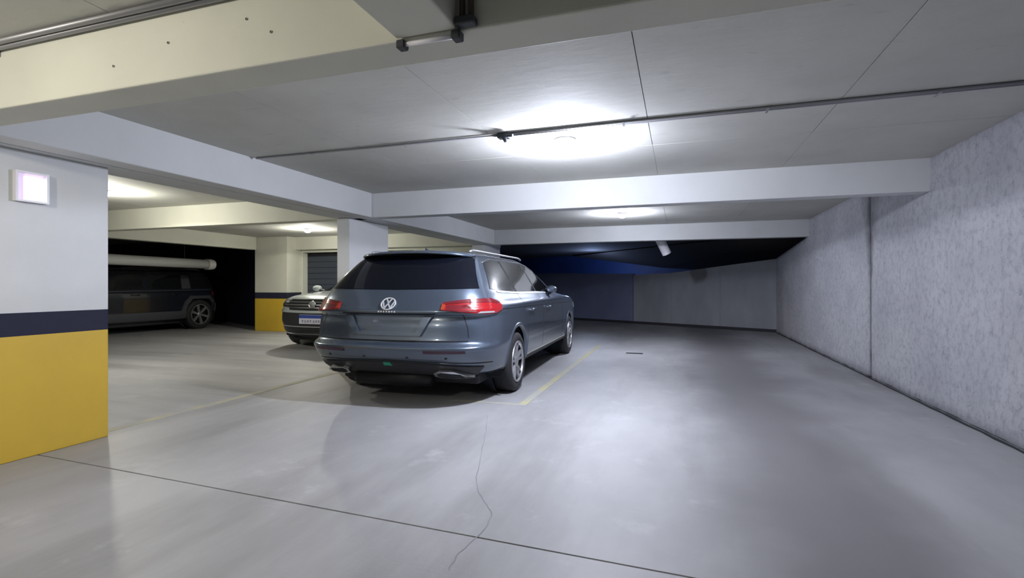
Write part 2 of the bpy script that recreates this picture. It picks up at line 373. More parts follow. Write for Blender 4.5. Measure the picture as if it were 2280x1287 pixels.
fpan(2.40, 1.10, 1.875, 1.72, M['far_wall']); fpan(1.096, -0.20, 1.72, 1.56, M['far_wall']); fpan(-0.204, -1.335, 1.56, 1.52, M['far_wall'])
fpan(-1.36, -3.4, 1.56, 1.60, M['blue_wall']); fpan(-3.41, -6.5, 1.62, 1.66, M['blue_wall']); fpan(-6.51, -14, 1.66, 1.7, M['blue_wall'])
P = [(3.2, far(3.2)-.03), (-14, far(-14)-.03)]
struct(slab_wall('baseboard_far', P, [0.075, 0.075], 0.028, M['joint']), 'dark strip along the foot of the far wall', 'trim')
# ramp behind: blue painted back wall and the dark sloping underside of the ramp above
struct(slab_wall('wall_back', [(4.5, 17.2), (-14, 26.5)], [ZC+.1, ZC+.1], 0.2, M['deep_blue']), 'royal blue painted wall glimpsed above the far wall', 'wall')
v = [(3.2, 11.25, 2.44), (XL, 11.25, 2.44), (XL, 25, 2.44), (3.2, 25, 2.44)]
rs = MB().prism([(3.2, 14.2), (3.2, 20.5), (-1.4, 20.5), (0.6, 15.7)], 1.5, [2.44]*4)
# sloping underside of the ramp: low at the retaining wall, rising towards the blue wall
v = [(3.1, 12.6, 2.40), (3.1, 17.9, 1.55), (-0.6, 19.6, 1.85), (-4.2, 21.0, 2.40), (3.1, 12.6, 2.45), (3.1, 18, 2.45), (-0.6, 19.8, 2.45), (-4.2, 21.2, 2.45)]
f = [(0, 1, 2, 3), (7, 6, 5, 4), (0, 4, 5, 1), (1, 5, 6, 2), (2, 6, 7, 3), (3, 7, 4, 0)]
struct(mesh_obj('ramp_slab', v, f, M['unlit_concrete']), 'unlit sloping slab above the far end of the wall', 'slab')
tag(MB().tube([(-0.46, 11.7, 2.44), (-0.38, 11.8, 2.20), (-0.24, 11.9, 1.90)], [0.08, 0.10, 0.10], 14).build('pipe_stub', M['white_plastic'], smooth=False), 'short pale pipe stub hanging in the dark beyond the far beam', 'pipe')

# left dark bay
struct(slab_wall('wall_left', [(XL+.2, -5), (XL+.2, 22)], [ZC+.1]*2, 0.2, M['unlit_concrete']), 'unlit wall at the end of the left bays', 'wall')
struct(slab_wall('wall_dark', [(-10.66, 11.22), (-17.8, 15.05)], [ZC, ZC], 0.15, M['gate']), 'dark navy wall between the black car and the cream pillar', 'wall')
struct(MB().box(XL, 3.2, -5.2, -5.0, 0, ZC+.1).build('wall_near', M['far_wall']), 'cream wall behind the viewpoint', 'wall')
struct(MB().box(-4.5, -4.3, -5, 1.70, 0, ZC).build('wall_partition', M['white_paint']), 'painted partition beside the viewpoint', 'wall')
struct(MB().box(XL, 5, 26.6, 26.8, 0, ZC+.3).build('wall_end', M['unlit_concrete']), 'dark wall at the end of the garage', 'wall')
# doorway wall behind the white car
struct(MB().box(-9.56, -9.52, 11.21, 11.4, 0, ZB).box(-6.2, -4.51, 11.21, 11.4, 0, ZB).box(-9.52, -6.2, 11.21, 11.4, ZB-0.06, ZB).build('wall_doorway', M['cream_paint']), 'cream wall around the charcoal roller door', 'wall')
dr = struct(thing('door_1', 'charcoal roller door behind the white car', 'door'))
zz = 0.0; k = 0
while zz < 1.95:
    bevel(MB().box(-9.52, -6.2, 11.40, 11.43, zz+0.0015, zz+0.1505).build('slat', M['door'], dr), 0.008, 1); zz += 0.152
MB().box(-9.54, -6.18, 11.42, 11.60, 1.93, ZB).build('roller_box', M['gap'], dr)
MB().box(-9.54, -6.18, 11.45, 11.47, 0, 2.0).build('backing', M['gap'], dr)

# ------------------------------------------------------------------ lamps
for i, (x, y, c, ws, wp, lab) in enumerate(LAMPS):
    t = thing('ceiling_lamp', lab, 'lamp', (x, y, ZC), group='round ceiling lamps')
    MB().lathe([(0.0, 0), (0.085, 0), (0.09, -0.008), (0.085, -0.03), (0.0, -0.03)], n=28).build('lamp_base', M['white_plastic'], t, auto=True)
    MB().lathe([(0.075, -0.03), (0.078, -0.045), (0.068, -0.068), (0.045, -0.082), (0.02, -0.088), (0.001, -0.089)], n=28).build('diffuser', M['lamp_on'], t, True)
# emergency light on the near pillar
t = thing('emergency_light', 'small square lit emergency light on the near yellow pillar', 'light', (-4.30, 2.345, 1.88))
yy0, yy1, z0, z1 = -0.10, 0.095, -0.105, 0.105
fr = MB().box(0, 0.035, yy0, yy1, z0, z0+0.012).box(0, 0.035, yy0, yy1, z1-0.012, z1).box(0, 0.035, yy0, yy0+0.012, z0+0.012, z1-0.012).box(0, 0.035, yy1-0.014, yy1, z0+0.012, z1-0.012)
fr.build('frame', M['white_plastic'], t)
MB().box(0.001, 0.012, yy0+0.012, yy0+0.055, z0+0.012, z1-0.012).build('reflector', M['emerg_dim'], t)
MB().box(0.001, 0.030, yy0+0.055, yy1-0.014, z0+0.020, z1-0.035).build('light_panel', M['emerg'], t)
MB().box(0.001, 0.014, yy0+0.055, yy1-0.014, z1-0.035, z1-0.012).build('top_strip', M['emerg_dim'], t)

# ------------------------------------------------------------------ conduits
t = thing('conduit', 'pair of steel conduits under the ceiling along the cream beam', 'conduit', (0, 0, 0))
for dy, dz in ((0.0, 0.0), (-0.030, 0.008)):
    MB().tube([(-9, 1.697+dy, 2.437+dz), (-0.9-0.2, 1.697+dy, 2.437+dz)], 0.0145, 12).build('tube', M['conduit'], t, True)
for x in (-7.5, -5.6, -3.4):
    MB().box(x-0.012, x+0.012, 1.65, 1.718, 2.420, 2.424).box(x-0.012, x+0.012, 1.712, 1.719, 2.40, 2.45).build('clip', M['conduit'], t)
t = thing('conduit', 'two dark conduits dropping down the corner behind the short beam', 'conduit', (0, 0, 0))
for x in (-0.742, -0.708):
    MB().tube([(x, 1.698, 2.45), (x, 1.698, 2.155)], 0.0105, 10).build('tube', M['brown_conduit'], t, True)
bevel(MB().box(-0.765, -0.69, 1.675, 1.72, 2.135, 2.165).build('coupling', M['dark_metal'], t), 0.004, 1)
t = thing('conduit', 'short bright conduit clamped under the end of the short beam', 'conduit', (0, 0, 0))
MB().tube([(-1.005, 1.722, 2.117), (-0.77, 1.722, 2.117)], 0.0085, 12).build('tube', M['white_plastic'], t, True)
bevel(MB().box(-1.02, -0.985, 1.705, 1.745, 2.10, 2.132).build('clamp', M['dark_metal'], t), 0.004, 1)
bevel(MB().box(-0.79, -0.755, 1.70, 1.745, 2.10, 2.132).build('clamp', M['dark_metal'], t), 0.004, 1)
t = thing('conduit', 'thin conduits crossing the ceiling from the lamp to the rough wall', 'conduit', (0, 0, 0))
MB().tube([(-1.325, 4.03, 2.448), (2.36, 3.985, 2.448)], 0.010, 10).build('tube', M['conduit'], t, True)
MB().tube([(-1.325, 3.995, 2.448), (2.36, 3.950, 2.448)], 0.010, 10).build('tube', M['conduit'], t, True)
MB().tube([(-3.95, 4.00, 2.449), (-1.432, 4.01, 2.448)], 0.009, 10).build('tube', M['conduit'], t, True)
for x in (-0.4, 0.6, 1.6): MB().box(x-0.008, x+0.008, 3.94, 4.05, 2.435, 2.4375).build('clip', M['conduit'], t)
for x in (-3.3, -2.3): MB().box(x-0.008, x+0.008, 3.975, 4.03, 2.435, 2.4375).build('clip', M['conduit'], t)
t = thing('junction_box', 'small dark junction box on the ceiling conduit near the lamp', 'box', (-1.37, 4.01, ZC))
bevel(MB().box(-0.055, 0.040, -0.04, 0.04, -0.042, 0).build('housing', M['dark_metal'], t), 0.006, 2)
MB().tube([(0.0, -0.01, -0.04), (0.012, -0.012, -0.075)], [0.018, 0.012], 10).build('gland', M['dark_metal'], t)
MB().tube([(0.035, -0.03, -0.028), (0.085, -0.045, -0.036)], [0.013, 0.012], 10).build('nipple', M['dark_metal'], t)

# grey drain pipe above the black car
t = thing('drain_pipe', 'thick grey plastic pipe hung above the roof of the black car', 'pipe', (0, 0, 0))
MB().tube([(-11.5, 4.0, 1.78), (-11.5, 10.05, 1.735)], 0.115, 20).build('tube', M['pvc'], t, True)
MB().tube([(-11.5, 10.0, 1.735), (-11.5, 10.14, 1.733), (-11.5, 10.145, 1.733), (-11.5, 10.20, 1.733)], [0.138, 0.138, 0.125, 0.125], 20).build('end_cap', M['pvc'], t, auto=True)
for y in (5.5, 7.6, 9.4): MB().tube([(-11.5, y, 1.85), (-11.5, y, ZC)], 0.006, 6).build('hanger', M['dark_metal'], t)

# floor drain
t = thing('floor_drain', 'small dark slotted drain set in the driveway floor', 'drain', (-0.73, 9.2, 0))
MB().box(-0.145, 0.145, -0.06, 0.06, 0.0, 0.003).build('frame', M['joint'], t)
for i in range(7): MB().box(-0.125+i*0.037, -0.108+i*0.037, -0.05, 0.05, 0.003, 0.007).build('bar', M['dark_metal'], t)

# ------------------------------------------------------------------ cars
def pchip(x, y):
    x = np.array(x, float); y = np.array(y, float); h = np.diff(x); d = np.diff(y)/h; n = len(x); s = np.zeros(n)
    for i in range(1, n-1):
        if d[i-1]*d[i] > 0:
            w1, w2 = 2*h[i]+h[i-1], h[i]+2*h[i-1]; s[i] = (w1+w2)/(w1/d[i-1]+w2/d[i])
    s[0], s[-1] = d[0], d[-1]
    def f(q):
        q = min(max(q, x[0]), x[-1]); i = min(max(int(np.searchsorted(x, q))-1, 0), n-2); t = (q-x[i])/h[i]
        return (y[i]*(1+2*t)*(1-t)**2+s[i]*h[i]*t*(1-t)**2+y[i+1]*t*t*(3-2*t)+s[i+1]*h[i]*t*t*(t-1))
    return f
class Shell:
    """body as a stack of horizontal outlines; rows: z, rear y, front y, half width, p (rear/front roundness), q (side flatness)"""
    def __init__(s, rows, crown):
        R = list(zip(*rows)); s.z0, s.z1 = R[0][0], R[0][-1]
        s.yr, s.yf, s.w, s.p, s.q = [pchip(R[0], R[k]) for k in range(1, 6)]; s.zs = R[0]; s.crown = crown
    def prm(s, z):
        a, b = s.yr(z), s.yf(z); return (a+b)/2, (b-a)/2, s.w(z), s.p(z), s.q(z)
    def side(s, y, z):
        yc, l, w, p, q = s.prm(z); t = min(abs((y-yc)/l), 1); return w*(1-t**q)**(1/p)
    def end(s, x, z, sg):
        yc, l, w, p, q = s.prm(z); t = min(abs(x/w), 1); return yc+sg*l*(1-t**p)**(1/q)
    def quarter(s, z, sg, n=240):
        yc, l, w, p, q = s.prm(z)
        th = np.linspace(0, PI/2, n)
        x = w*np.sin(th)**(2/p) if True else 0; y = l*np.cos(th)**(2/q)
        # denser where powers flatten
        xa = np.linspace(0, w, n); ya = l*(1-(xa/w)**p)**(1/q)
        yb = np.linspace(0, l, n); xb = w*(1-(yb/l)**q)**(1/p)
        X = np.concatenate([x, xa, xb]); Y = np.concatenate([y, ya, yb]); o = np.lexsort((-Y, X)); X, Y = X[o], Y[o]
        return X, yc+sg*Y
    def wrapfn(s, z, sg=-1):
        X, Y = s.quarter(z, sg); S = np.concatenate([[0], np.cumsum(np.hypot(np.diff(X), np.diff(Y)))])
        return lambda q: (float(np.interp(q, S, X)), float(np.interp(q, S, Y)))
    def ring(s, z, nx, ny):
        out = []
        for sg in (-1, 1):
            X, Y = s.quarter(z, sg); S = np.concatenate([[0], np.cumsum(np.hypot(np.diff(X), np.diff(Y)))]); S /= S[-1]
            q = np.linspace(0, 1, nx); x = np.interp(q, S, X); y = np.interp(q, S, Y); out.append((x, y))
        (xr, yr), (xf, yf) = out
        pts = list(zip(xr, yr))+list(zip(xf[::-1], yf[::-1]))[1:]        # rear centre -> right side -> front centre
        pts += [(-x, y) for x, y in pts[::-1][1:-1]]
        return pts
def body_mesh(sh, m, parent, wheels, R, name='body', nx=150, dz=0.016):
    z = sh.z0; zs = []
    n = int((sh.z1-sh.z0)/dz); zs = list(np.linspace(sh.z0, sh.z1, n+1)); zs = sorted(set([round(q, 4) for q in zs]+[round(q, 4) for q in sh.zs]))
    zs = [q for i, q in enumerate(zs) if i == 0 or q-zs[i-1] > 0.004]
    rings = [[(x, y, z) for x, y in sh.ring(z, nx, 0)] for z in zs]
    top = rings[-1]; yc = sum(p[1] for p in top)/len(top)
    yr, yf = sh.yr(sh.z1), sh.yf(sh.z1)
    for k in np.linspace(0.04, 0.97, 14):
        e = 1-k; c = sh.crown*(1-e**2.0)
        rings.append([(p[0]*e, (yr+yf)/2+(p[1]-(yr+yf)/2)*(e**0.55), sh.z1+c) for p in top])
    bot = rings[0]; rings.insert(0, [(p[0]*0.02, p[1]*0.9+0.2, p[2]) for p in bot])
    P = np.array(rings); nr, nn = P.shape[:2]
    V = P.reshape(-1, 3).copy()
    inside = np.zeros(len(V), bool)
    for (wy, wz) in wheels:
        dd = np.hypot(V[:, 1]-wy, V[:, 2]-wz); inside |= (dd < R) & (np.abs(V[:, 0]) > sh.w(0.6)*0.55)
    F = []
    for i in range(nr-1):
        for k in range(nn):
            q = (i*nn+k, i*nn+(k+1) % nn, (i+1)*nn+(k+1) % nn, (i+1)*nn+k)
            if not all(inside[j] for j in q): F.append(q)
    for j in np.nonzero(inside)[0]:
        for (wy, wz) in wheels:
            d = math.hypot(V[j, 1]-wy, V[j, 2]-wz)
            if 1e-6 < d < R: V[j, 1] = wy+(V[j, 1]-wy)*R/d; V[j, 2] = wz+(V[j, 2]-wz)*R/d
    F.append(tuple(range((nr-1)*nn, nr*nn)))
    o = mesh_obj(name, V, F, m, parent, True)
    bm = bmesh.new(); bm.from_mesh(o.data)
    bmesh.ops.delete(bm, geom=[v for v in bm.verts if not v.link_faces], context='VERTS')
    bmesh.ops.recalc_face_normals(bm, faces=bm.faces); bm.to_mesh(o.data); bm.free()
    return o
def lerpc(pts, t):
    n = len(pts)-1; i = min(int(t*n), n-1); q = t*n-i
    return (pts[i][0]*(1-q)+pts[i+1][0]*q, pts[i][1]*(1-q)+pts[i+1][1]*q)
def patch(sh, kind, bot, top, name, m, parent, d=0.004, th=0.012, nu=24, nv=8, side=1, flip=False):
    """panel that follows the body: bot/top are polylines in (coordinate along body, z)"""
    def P(a, z):
        z = min(max(z, sh.z0), sh.z1)
        if kind == 'side': return np.array((sh.side(a, z), a, z))
        if kind == 'rear': return np.array((a, sh.end(a, z, -1), z))
        if kind == 'front': return np.array((a, sh.end(a, z, 1), z))
        x, y = sh.wrapfn(z, -1 if kind == 'wrap' else 1)(abs(a)); return np.array((math.copysign(x, a) if a else x, y, z))
    def nrm(a, z):
        e = 0.006; u = P(a+e, z)-P(a-e, z); w = P(a, z+e)-P(a, z-e); n = np.cross(u, w); n /= (np.linalg.norm(n)+1e-9)
        ref = {'side': np.array((1, 0, 0.)), 'rear': np.array((0, -1, 0.)), 'front': np.array((0, 1, 0.))}.get(kind)
        if ref is None:
            p = P(a, z); yc = (sh.yr(z)+sh.yf(z))/2; ref = np.array((p[0]/sh.w(z), (p[1]-yc)/((sh.yf(z)-sh.yr(z))/2), 0))
        return n if np.dot(n, ref) > 0 else -n
    V = []; 
    for j in range(nv+1):
        for i in range(nu+1):
            b = lerpc(bot, i/nu); t = lerpc(top, i/nu); s_ = j/nv
            a, z = b[0]*(1-s_)+t[0]*s_, b[1]*(1-s_)+t[1]*s_
            V.append(P(a, z)+nrm(a, z)*d)
            V[-1] = V[-1]
    N0 = len(V); Nn = []
    for j in range(nv+1):
        for i in range(nu+1):
            b = lerpc(bot, i/nu); t = lerpc(top, i/nu); s_ = j/nv
            a, z = b[0]*(1-s_)+t[0]*s_, b[1]*(1-s_)+t[1]*s_
            V.append(P(a, z)+nrm(a, z)*(d-th))
    f = []; w = nu+1
    for j in range(nv):
        for i in range(nu):
            q = (j*w+i, j*w+i+1, (j+1)*w+i+1, (j+1)*w+i); f.append(q); f.append(tuple(N0+k for k in q[::-1]))
    for i in range(nu): f.append((i, N0+i, N0+i+1, i+1)); f.append((nv*w+i, nv*w+i+1, N0+nv*w+i+1, N0+nv*w+i))
    for j in range(nv): f.append((j*w, (j+1)*w, N0+(j+1)*w, N0+j*w)); f.append((j*w+nu, N0+j*w+nu, N0+(j+1)*w+nu, (j+1)*w+nu))
    if side < 0: V = [np.array((-p[0], p[1], p[2])) for p in V]
    o = mesh_obj(name, V, f, m, parent, True)
    bm = bmesh.new(); bm.from_mesh(o.data); bmesh.ops.recalc_face_normals(bm, faces=bm.faces)
    for e in bm.edges:
        if len(e.link_faces) == 2 and e.calc_face_angle(0) > 0.9: e.smooth = False
    bm.to_mesh(o.data); bm.free()
    return o
def strip(sh, kind, pts, wd, name, m, parent, d=0.003, th=0.008, side=1, n=24):
    """thin strip of height/width wd centred on polyline pts"""
    bot = [(a-(0), z-wd/2) for a, z in pts]; top = [(a, z+wd/2) for a, z in pts]
    if abs(pts[0][0]-pts[-1][0]) < abs(pts[0][1]-pts[-1][1]):
        bot = [(a-wd/2, z) for a, z in pts]; top = [(a+wd/2, z) for a, z in pts]
    return patch(sh, kind, bot, top, name, m, parent, d, th, n, 1, side)
def arch(sh, wy, wz, R, wd, name, m, parent, side, a0=-25, a1=205, d=0.006, n=48):
    V = []; f = []
    cols = [(R-0.012, -0.03), (R-0.006, d), (R+wd*0.5, d+0.006), (R+wd, d*0.3), (R+wd+0.002, -0.012)]
    for i in range(n+1):
        t = math.radians(a0+(a1-a0)*i/n)
        for (r, o_) in cols:
            y, z = wy+r*math.cos(t), wz+r*math.sin(t); zq = min(max(z, sh.z0+0.004), sh.z1)
            V.append((side*(sh.side(y, zq)+o_), y, z))
    c = len(cols)
    for i in range(n):
        for k in range(c-1): f.append((i*c+k, i*c+k+1, (i+1)*c+k+1, (i+1)*c+k))
    return mesh_obj(name, V, f, m, parent, True)
def liner(wy, wz, R, x0, x1, parent, side):
    V = []; f = []; n = 28
    for i in range(n+1):
        t = math.radians(-35+250*i/n)
        for x in (x0, x1): V.append((side*x, wy+R*math.cos(t), max(wz+R*math.sin(t), 0.2)))
    for i in range(n): f.append((2*i, 2*i+1, 2*i+3, 2*i+2))
    c = len(V); V.append((side*x0, wy, wz)); 
    for i in range(n): f.append((2*i, 2*i+2, c))
    return mesh_obj('wheel_well', V, f, M['gap'], parent)
def wheel(parent, x, y, r, side, tw=0.22, spokes=5, twin=True, steer=0.0):
    """tyre outer face at x; axis along x"""
    ri = r*0.70
    s = side
    prof = [(ri-0.005, -tw*0.95), (ri+0.02, -tw), (r-0.03, -tw), (r-0.008, -tw*0.93), (r, -tw*0.8), (r, -tw*0.52), (r-0.006, -tw*0.51), (r-0.006, -tw*0.48), (r, -tw*0.47),
            (r, -tw*0.2), (r-0.008, -tw*0.07), (r-0.03, 0), (ri+0.03, 0.004), (ri+0.006, -0.004), (ri-0.006, -0.02)]
    ty = MB().lathe([(a, b*1.0) for a, b in prof], (0, 0, 0), 'x', 56).build('wheel', M['rubber'], parent, auto=True)
    ty.location = (x, y, r); ty.scale = (s, 1, 1); ty.rotation_euler = (0, 0, steer)
    rm = MB().lathe([(ri, -0.004), (ri-0.004, 0.004), (ri-0.022, 0.002), (ri-0.026, -0.015)], (0, 0, 0), 'x', 48).build('rim', M['alloy'], ty, auto=True)
    MB().lathe([(ri-0.026, -0.015), (ri-0.035, -tw*0.85), (0.03, -tw*0.86)], (0, 0, 0), 'x', 48).build('barrel', M['alloy_dark'], ty, auto=True)
    ro = MB().lathe([(ri-0.04, -tw*0.45), (0.02, -tw*0.42)], (0, 0, 0), 'x', 32).build('brake_disc', M['alloy_dark'], ty)
    for k in range(spokes):
        A = 2*PI*k/spokes+0.3
        offs = (-0.20, 0.20) if twin else (0,)
        b = MB()
        for o_ in offs:
            A1 = A+o_*1.05; A0 = A+o_*0.25
            ca, sa = math.cos(A0), math.sin(A0); cb, sb = math.cos(A1), math.sin(A1)
            wa, wb = (0.020, 0.017) if twin else (0.030, 0.042)
            r0, r1 = 0.045, ri-0.018
            v = []
            for (rr, c_, s_, ww, dx) in ((r0, ca, sa, wa, -0.018), (r1, cb, sb, wb, -0.004)):
                for (tt, xx) in ((-ww, dx-0.03), (ww, dx-0.03), (ww*0.75, dx), (-ww*0.75, dx)):
                    v.append((xx, rr*c_-tt*s_, rr*s_+tt*c_))
            b.add(v, [(0, 1, 2, 3), (7, 6, 5, 4), (0, 4, 5, 1), (1, 5, 6, 2), (2, 6, 7, 3), (3, 7, 4, 0)])
        b.build('spoke', M['alloy'], ty)
    MB().lathe([(0.062, -0.045), (0.062, -0.018), (0.05, -0.008), (0.03, -0.006), (0.001, -0.005)], (0, 0, 0), 'x', 24).build('hub', M['alloy'], ty, auto=True)
    return ty

# --- the blue-grey estate SUV
def car_grey():
    L = 5.50
    t = thing('car', 'blue-grey metallic SUV parked in the middle beside the white pillar', 'car', (-2.750, 4.34, 0), 0.027)
    t.scale = (1.035, 1, 1)
    Z = [ # z, yr, yf, w, p, q
        (0.27, 0.50, L-0.45, 0.86, 3.2, 10), (0.30, 0.30, L-0.25, 0.96, 3.3, 12), (0.34, 0.20, L-0.12, 0.995, 3.5, 13), (0.42, 0.125, L-0.04, 1.012, 3.6, 13),
        (0.485, 0.055, L-0.01, 1.018, 3.7, 13), (0.55, 0.012, L, 1.022, 3.7, 13), (0.573, 0.0, L, 1.025, 3.7, 13), (0.597, 0.003, L, 1.026, 3.7, 13), (0.615, 0.035, L, 1.027, 3.7, 13),
        (0.640, 0.080, L, 1.028, 3.7, 13), (0.72, 0.098, L-0.01, 1.028, 3.6, 13), (0.80, 0.108, L-0.03, 1.025, 3.6, 13), (0.895, 0.128, L-0.08, 1.02, 3.6, 13), (0.918, 0.098, L-0.11, 1.019, 3.6, 13), (0.93, 0.094, L-0.12, 1.018, 3.6, 13),
        (0.955, 0.10, L-0.18, 1.017, 3.6, 13), (0.985, 0.12, L-0.32, 1.012, 3.6, 12), (1.01, 0.135, L-0.55, 1.000, 3.6, 12), (1.05, 0.16, 4.45, 0.965, 3.8, 12),
        (1.09, 0.185, 4.05, 0.935, 4.0, 12), (1.14, 0.22, 3.82, 0.90, 4.2, 12), (1.20, 0.275, 3.68, 0.868, 4.4, 12), (1.30, 0.37, 3.48, 0.81, 4.4, 12), (1.39, 0.455, 3.28, 0.755, 4.2, 11),
        (1.46, 0.525, 3.08, 0.712, 4.0, 10), (1.515, 0.585, 2.90, 0.67, 3.6, 8), (1.545, 0.64, 2.75, 0.635, 3.2, 7)]
    sh = Shell(Z, 0.045)
    wy0, wy1, wr = 1.17, 4.50, 0.335
    R = 0.40
    body_mesh(sh, M['grey_paint'], t, [(wy0, wr+0.01), (wy1, wr+0.01)], R)
    for s in (1, -1):
        for wy in (wy0, wy1):
            arch(sh, wy, wr+0.01, R, 0.035, 'wheel_arch', M['grey_paint'], t, s, -8, 188, 0.004)
            liner(wy, wr+0.01, R+0.005, 0.55, 0.97, t, s)
            wheel(t, s*1.015, wy, wr, s)
        # side glass
        B = 1.125
        patch(sh, 'side', [(0.60, B+.035), (1.1, B+.01), (1.42, B)], [(0.86, 1.45), (1.1, 1.485), (1.42, 1.493)], 'quarter_window', M['glass_side'], t, 0.004, 0.01, 14, 8, s)
        patch(sh, 'side', [(1.48, B), (2.38, B-0.005)], [(1.48, 1.485), (2.38, 1.486)], 'door_window', M['glass_side'], t, 0.004, 0.01, 14, 8, s)
        patch(sh, 'side', [(2.44, B-0.005), (3.0, B-0.02), (3.42, B-0.03)], [(2.44, 1.484), (2.68, 1.455), (2.92, 1.39)], 'door_window', M['glass_side'], t, 0.004, 0.01, 18, 8, s)
        for a_ in (1.42, 2.38):
            patch(sh, 'side', [(a_, B), (a_+0.06, B)], [(a_, 1.484), (a_+0.06, 1.484)], 'window_pillar', M['gap'], t, 0.005, 0.01, 3, 6, s)
        strip(sh, 'side', [(0.75, B+.005), (1.6, B-0.022), (2.6, B-0.026), (3.5, B-0.045)], 0.016, 'window_trim', M['chrome'], t, 0.006, 0.01, s, 40)
        strip(sh, 'side', [(0.83, 1.455), (1.1, 1.499), (1.6, 1.505), (2.4, 1.503), (2.72, 1.465), (2.98, 1.39)], 0.014, 'window_trim', M['chrome'], t, 0.006, 0.01, s, 40)
        strip(sh, 'side', [(1.45, 1.10), (1.46, 0.88), (1.58, 0.72), (1.62, 0.34)], 0.008, 'door_gap', M['gap'], t, 0.001, 0.004, s, 30)
        strip(sh, 'side', [(2.41, 1.10), (2.41, 0.34)], 0.008, 'door_gap', M['gap'], t, 0.001, 0.004, s, 30)
        strip(sh, 'side', [(3.72, 1.02), (3.76, 0.8), (3.80, 0.34)], 0.008, 'door_gap', M['gap'], t, 0.001, 0.004, s, 30)
        strip(sh, 'side', [(1.58, 0.37), (4.09, 0.37)], 0.022, 'sill_trim', M['chrome'], t, 0.006, 0.01, s, 30)
        patch(sh, 'side', [(1.58, 0.285), (4.09, 0.285)], [(1.58, 0.35), (4.09, 0.35)], 'sill', M['trim'], t, 0.008, 0.02, 30, 2, s)
        strip(sh, 'side', [(0.55, 0.965), (1.6, 0.955), (3.0, 0.945), (4.6, 0.915)], 0.012, 'shoulder_crease', M['grey_paint'], t, 0.006, 0.012, s, 60)
        for (yy, zz) in ((1.62, 0.90), (2.62, 0.895)):
            x = sh.side(yy, zz)
            MB().tube([(s*(x-0.01), yy, zz), (s*(x+0.032), yy+0.02, zz+0.004), (s*(x+0.034), yy+0.20, zz+0.006), (s*(x-0.01), yy+0.22, zz)], 0.013, 10).build('door_handle', M['grey_paint'], t, True)
        # roof rail
        pts = []
        for yy in np.linspace(0.80, 2.85, 22):
            e = min(1, (yy-0.80)/0.12, (2.85-yy)/0.15); x = 0.585
            pts.append((s*x, yy, 1.566+0.022*max(e, 0)**0.5))
        MB().tube(pts, 0.015, 10).build('roof_rail', M['alloy'], t, True)
        # mirror
        mb = MB().lathe([(0.001, -0.05), (0.045, -0.045), (0.07, -0.01), (0.07, 0.02), (0.05, 0.045), (0.001, 0.05)], (0, 0, 0), 'x', 20).build('mirror', M['grey_paint'], t, auto=True)
        mb.location = (s*0.99, 3.08, 1.14); mb.rotation_euler = (0, 0, PI/2); mb.scale = (1.0, 1.2, 0.80)
        MB().tube([(s*0.87, 3.10, 1.08), (s*0.98, 3.09, 1.09)], 0.025, 8).build('mirror_arm', M['trim'], t)
        # tail lights: lens on the quarter panel wrapping round the corner, inner lens on the tailgate
        a = 1.02
        patch(sh, 'wrap', [(s*0.55, 0.955), (s*0.75, 0.938), (s*1.0, 0.918), (s*1.15, 0.922), (s*1.27, 0.950)], [(s*0.55, 1.020), (s*0.75, 1.042), (s*1.0, 1.060), (s*1.15, 1.045), (s*1.26, 0.998)], 'tail_light', M['red_lens'], t, 0.012, 0.03, 44, 10)
        patch(sh, 'wrap', [(s*0.56, 1.004), (s*0.8, 1.027), (s*1.05, 1.022), (s*1.18, 1.010)], [(s*0.56, 1.027), (s*0.8, 1.060), (s*1.05, 1.064), (s*1.22, 1.018)], 'lens_top', M['red_dark'], t, 0.016, 0.02, 40, 3)
        patch(sh, 'wrap', [(s*0.552, 0.958), (s*0.585, 0.956)], [(s*0.552, 1.012), (s*0.585, 1.015)], 'orange_lens', M['orange_lens'], t, 0.016, 0.01, 10, 3)
        patch(sh, 'wrap', [(s*0.90, 0.928), (s*1.12, 0.928)], [(s*0.93, 0.942), (s*1.10, 0.943)], 'clear_lens', M['clear_lens'], t, 0.017, 0.01, 16, 2)
        patch(sh, 'wrap', [(s*0.60, 0.952), (s*0.90, 0.938)], [(s*0.60, 1.000), (s*0.83, 1.005)], 'light_strip', M['red_dark'], t, 0.015, 0.01, 24, 2)
        strip(sh, 'rear', [(s*0.745, 0.91), (s*0.79, 0.78), (s*0.80, 0.69)], 0.010, 'tailgate_gap', M['gap'], t, 0.001, 0.005, 1, 20)
        # exhaust trim
        x0, x1 = 0.46, 0.80
        patch(sh, 'rear', [(s*x0, 0.335), (s*(x0+0.08), 0.315), (s*0.75, 0.312), (s*x1, 0.315)], [(s*x0, 0.365), (s*(x0+0.05), 0.385), (s*0.65, 0.385), (s*x1, 0.325)], 'exhaust_trim', M['chrome'], t, 0.045, 0.03, 28, 4)
        patch(sh, 'rear', [(s*(x0+0.035), 0.340), (s*(x0+0.09), 0.328), (s*0.72, 0.326)], [(s*(x0+0.035), 0.360), (s*(x0+0.07), 0.370), (s*0.70, 0.355)], 'exhaust_opening', M['gap'], t, 0.049, 0.02, 24, 3)
        patch(sh, 'rear', [(s*0.42, 0.545), (s*0.62, 0.545), (s*0.80, 0.548)], [(s*0.42, 0.572), (s*0.62, 0.572), (s*0.80, 0.572)], 'rear_reflector', M['reflector'], t, 0.006, 0.01, 14, 2)
    # rear glass with its dark frame
    patch(sh, 'rear', [(-0.825, 1.165), (0.0, 1.155), (0.825, 1.165)], [(-0.645, 1.515), (0, 1.533), (0.645, 1.515)], 'rear_window', M['glass'], t, 0.006, 0.012, 40, 12)
    # spoiler
    V = []; F = []
    nn = 40
    sec = [(0.10, 0.012), (0.02, 0.010), (-0.09, -0.004), (-0.115, -0.018), (-0.105, -0.034), (-0.04, -0.030), (0.06, -0.02)]
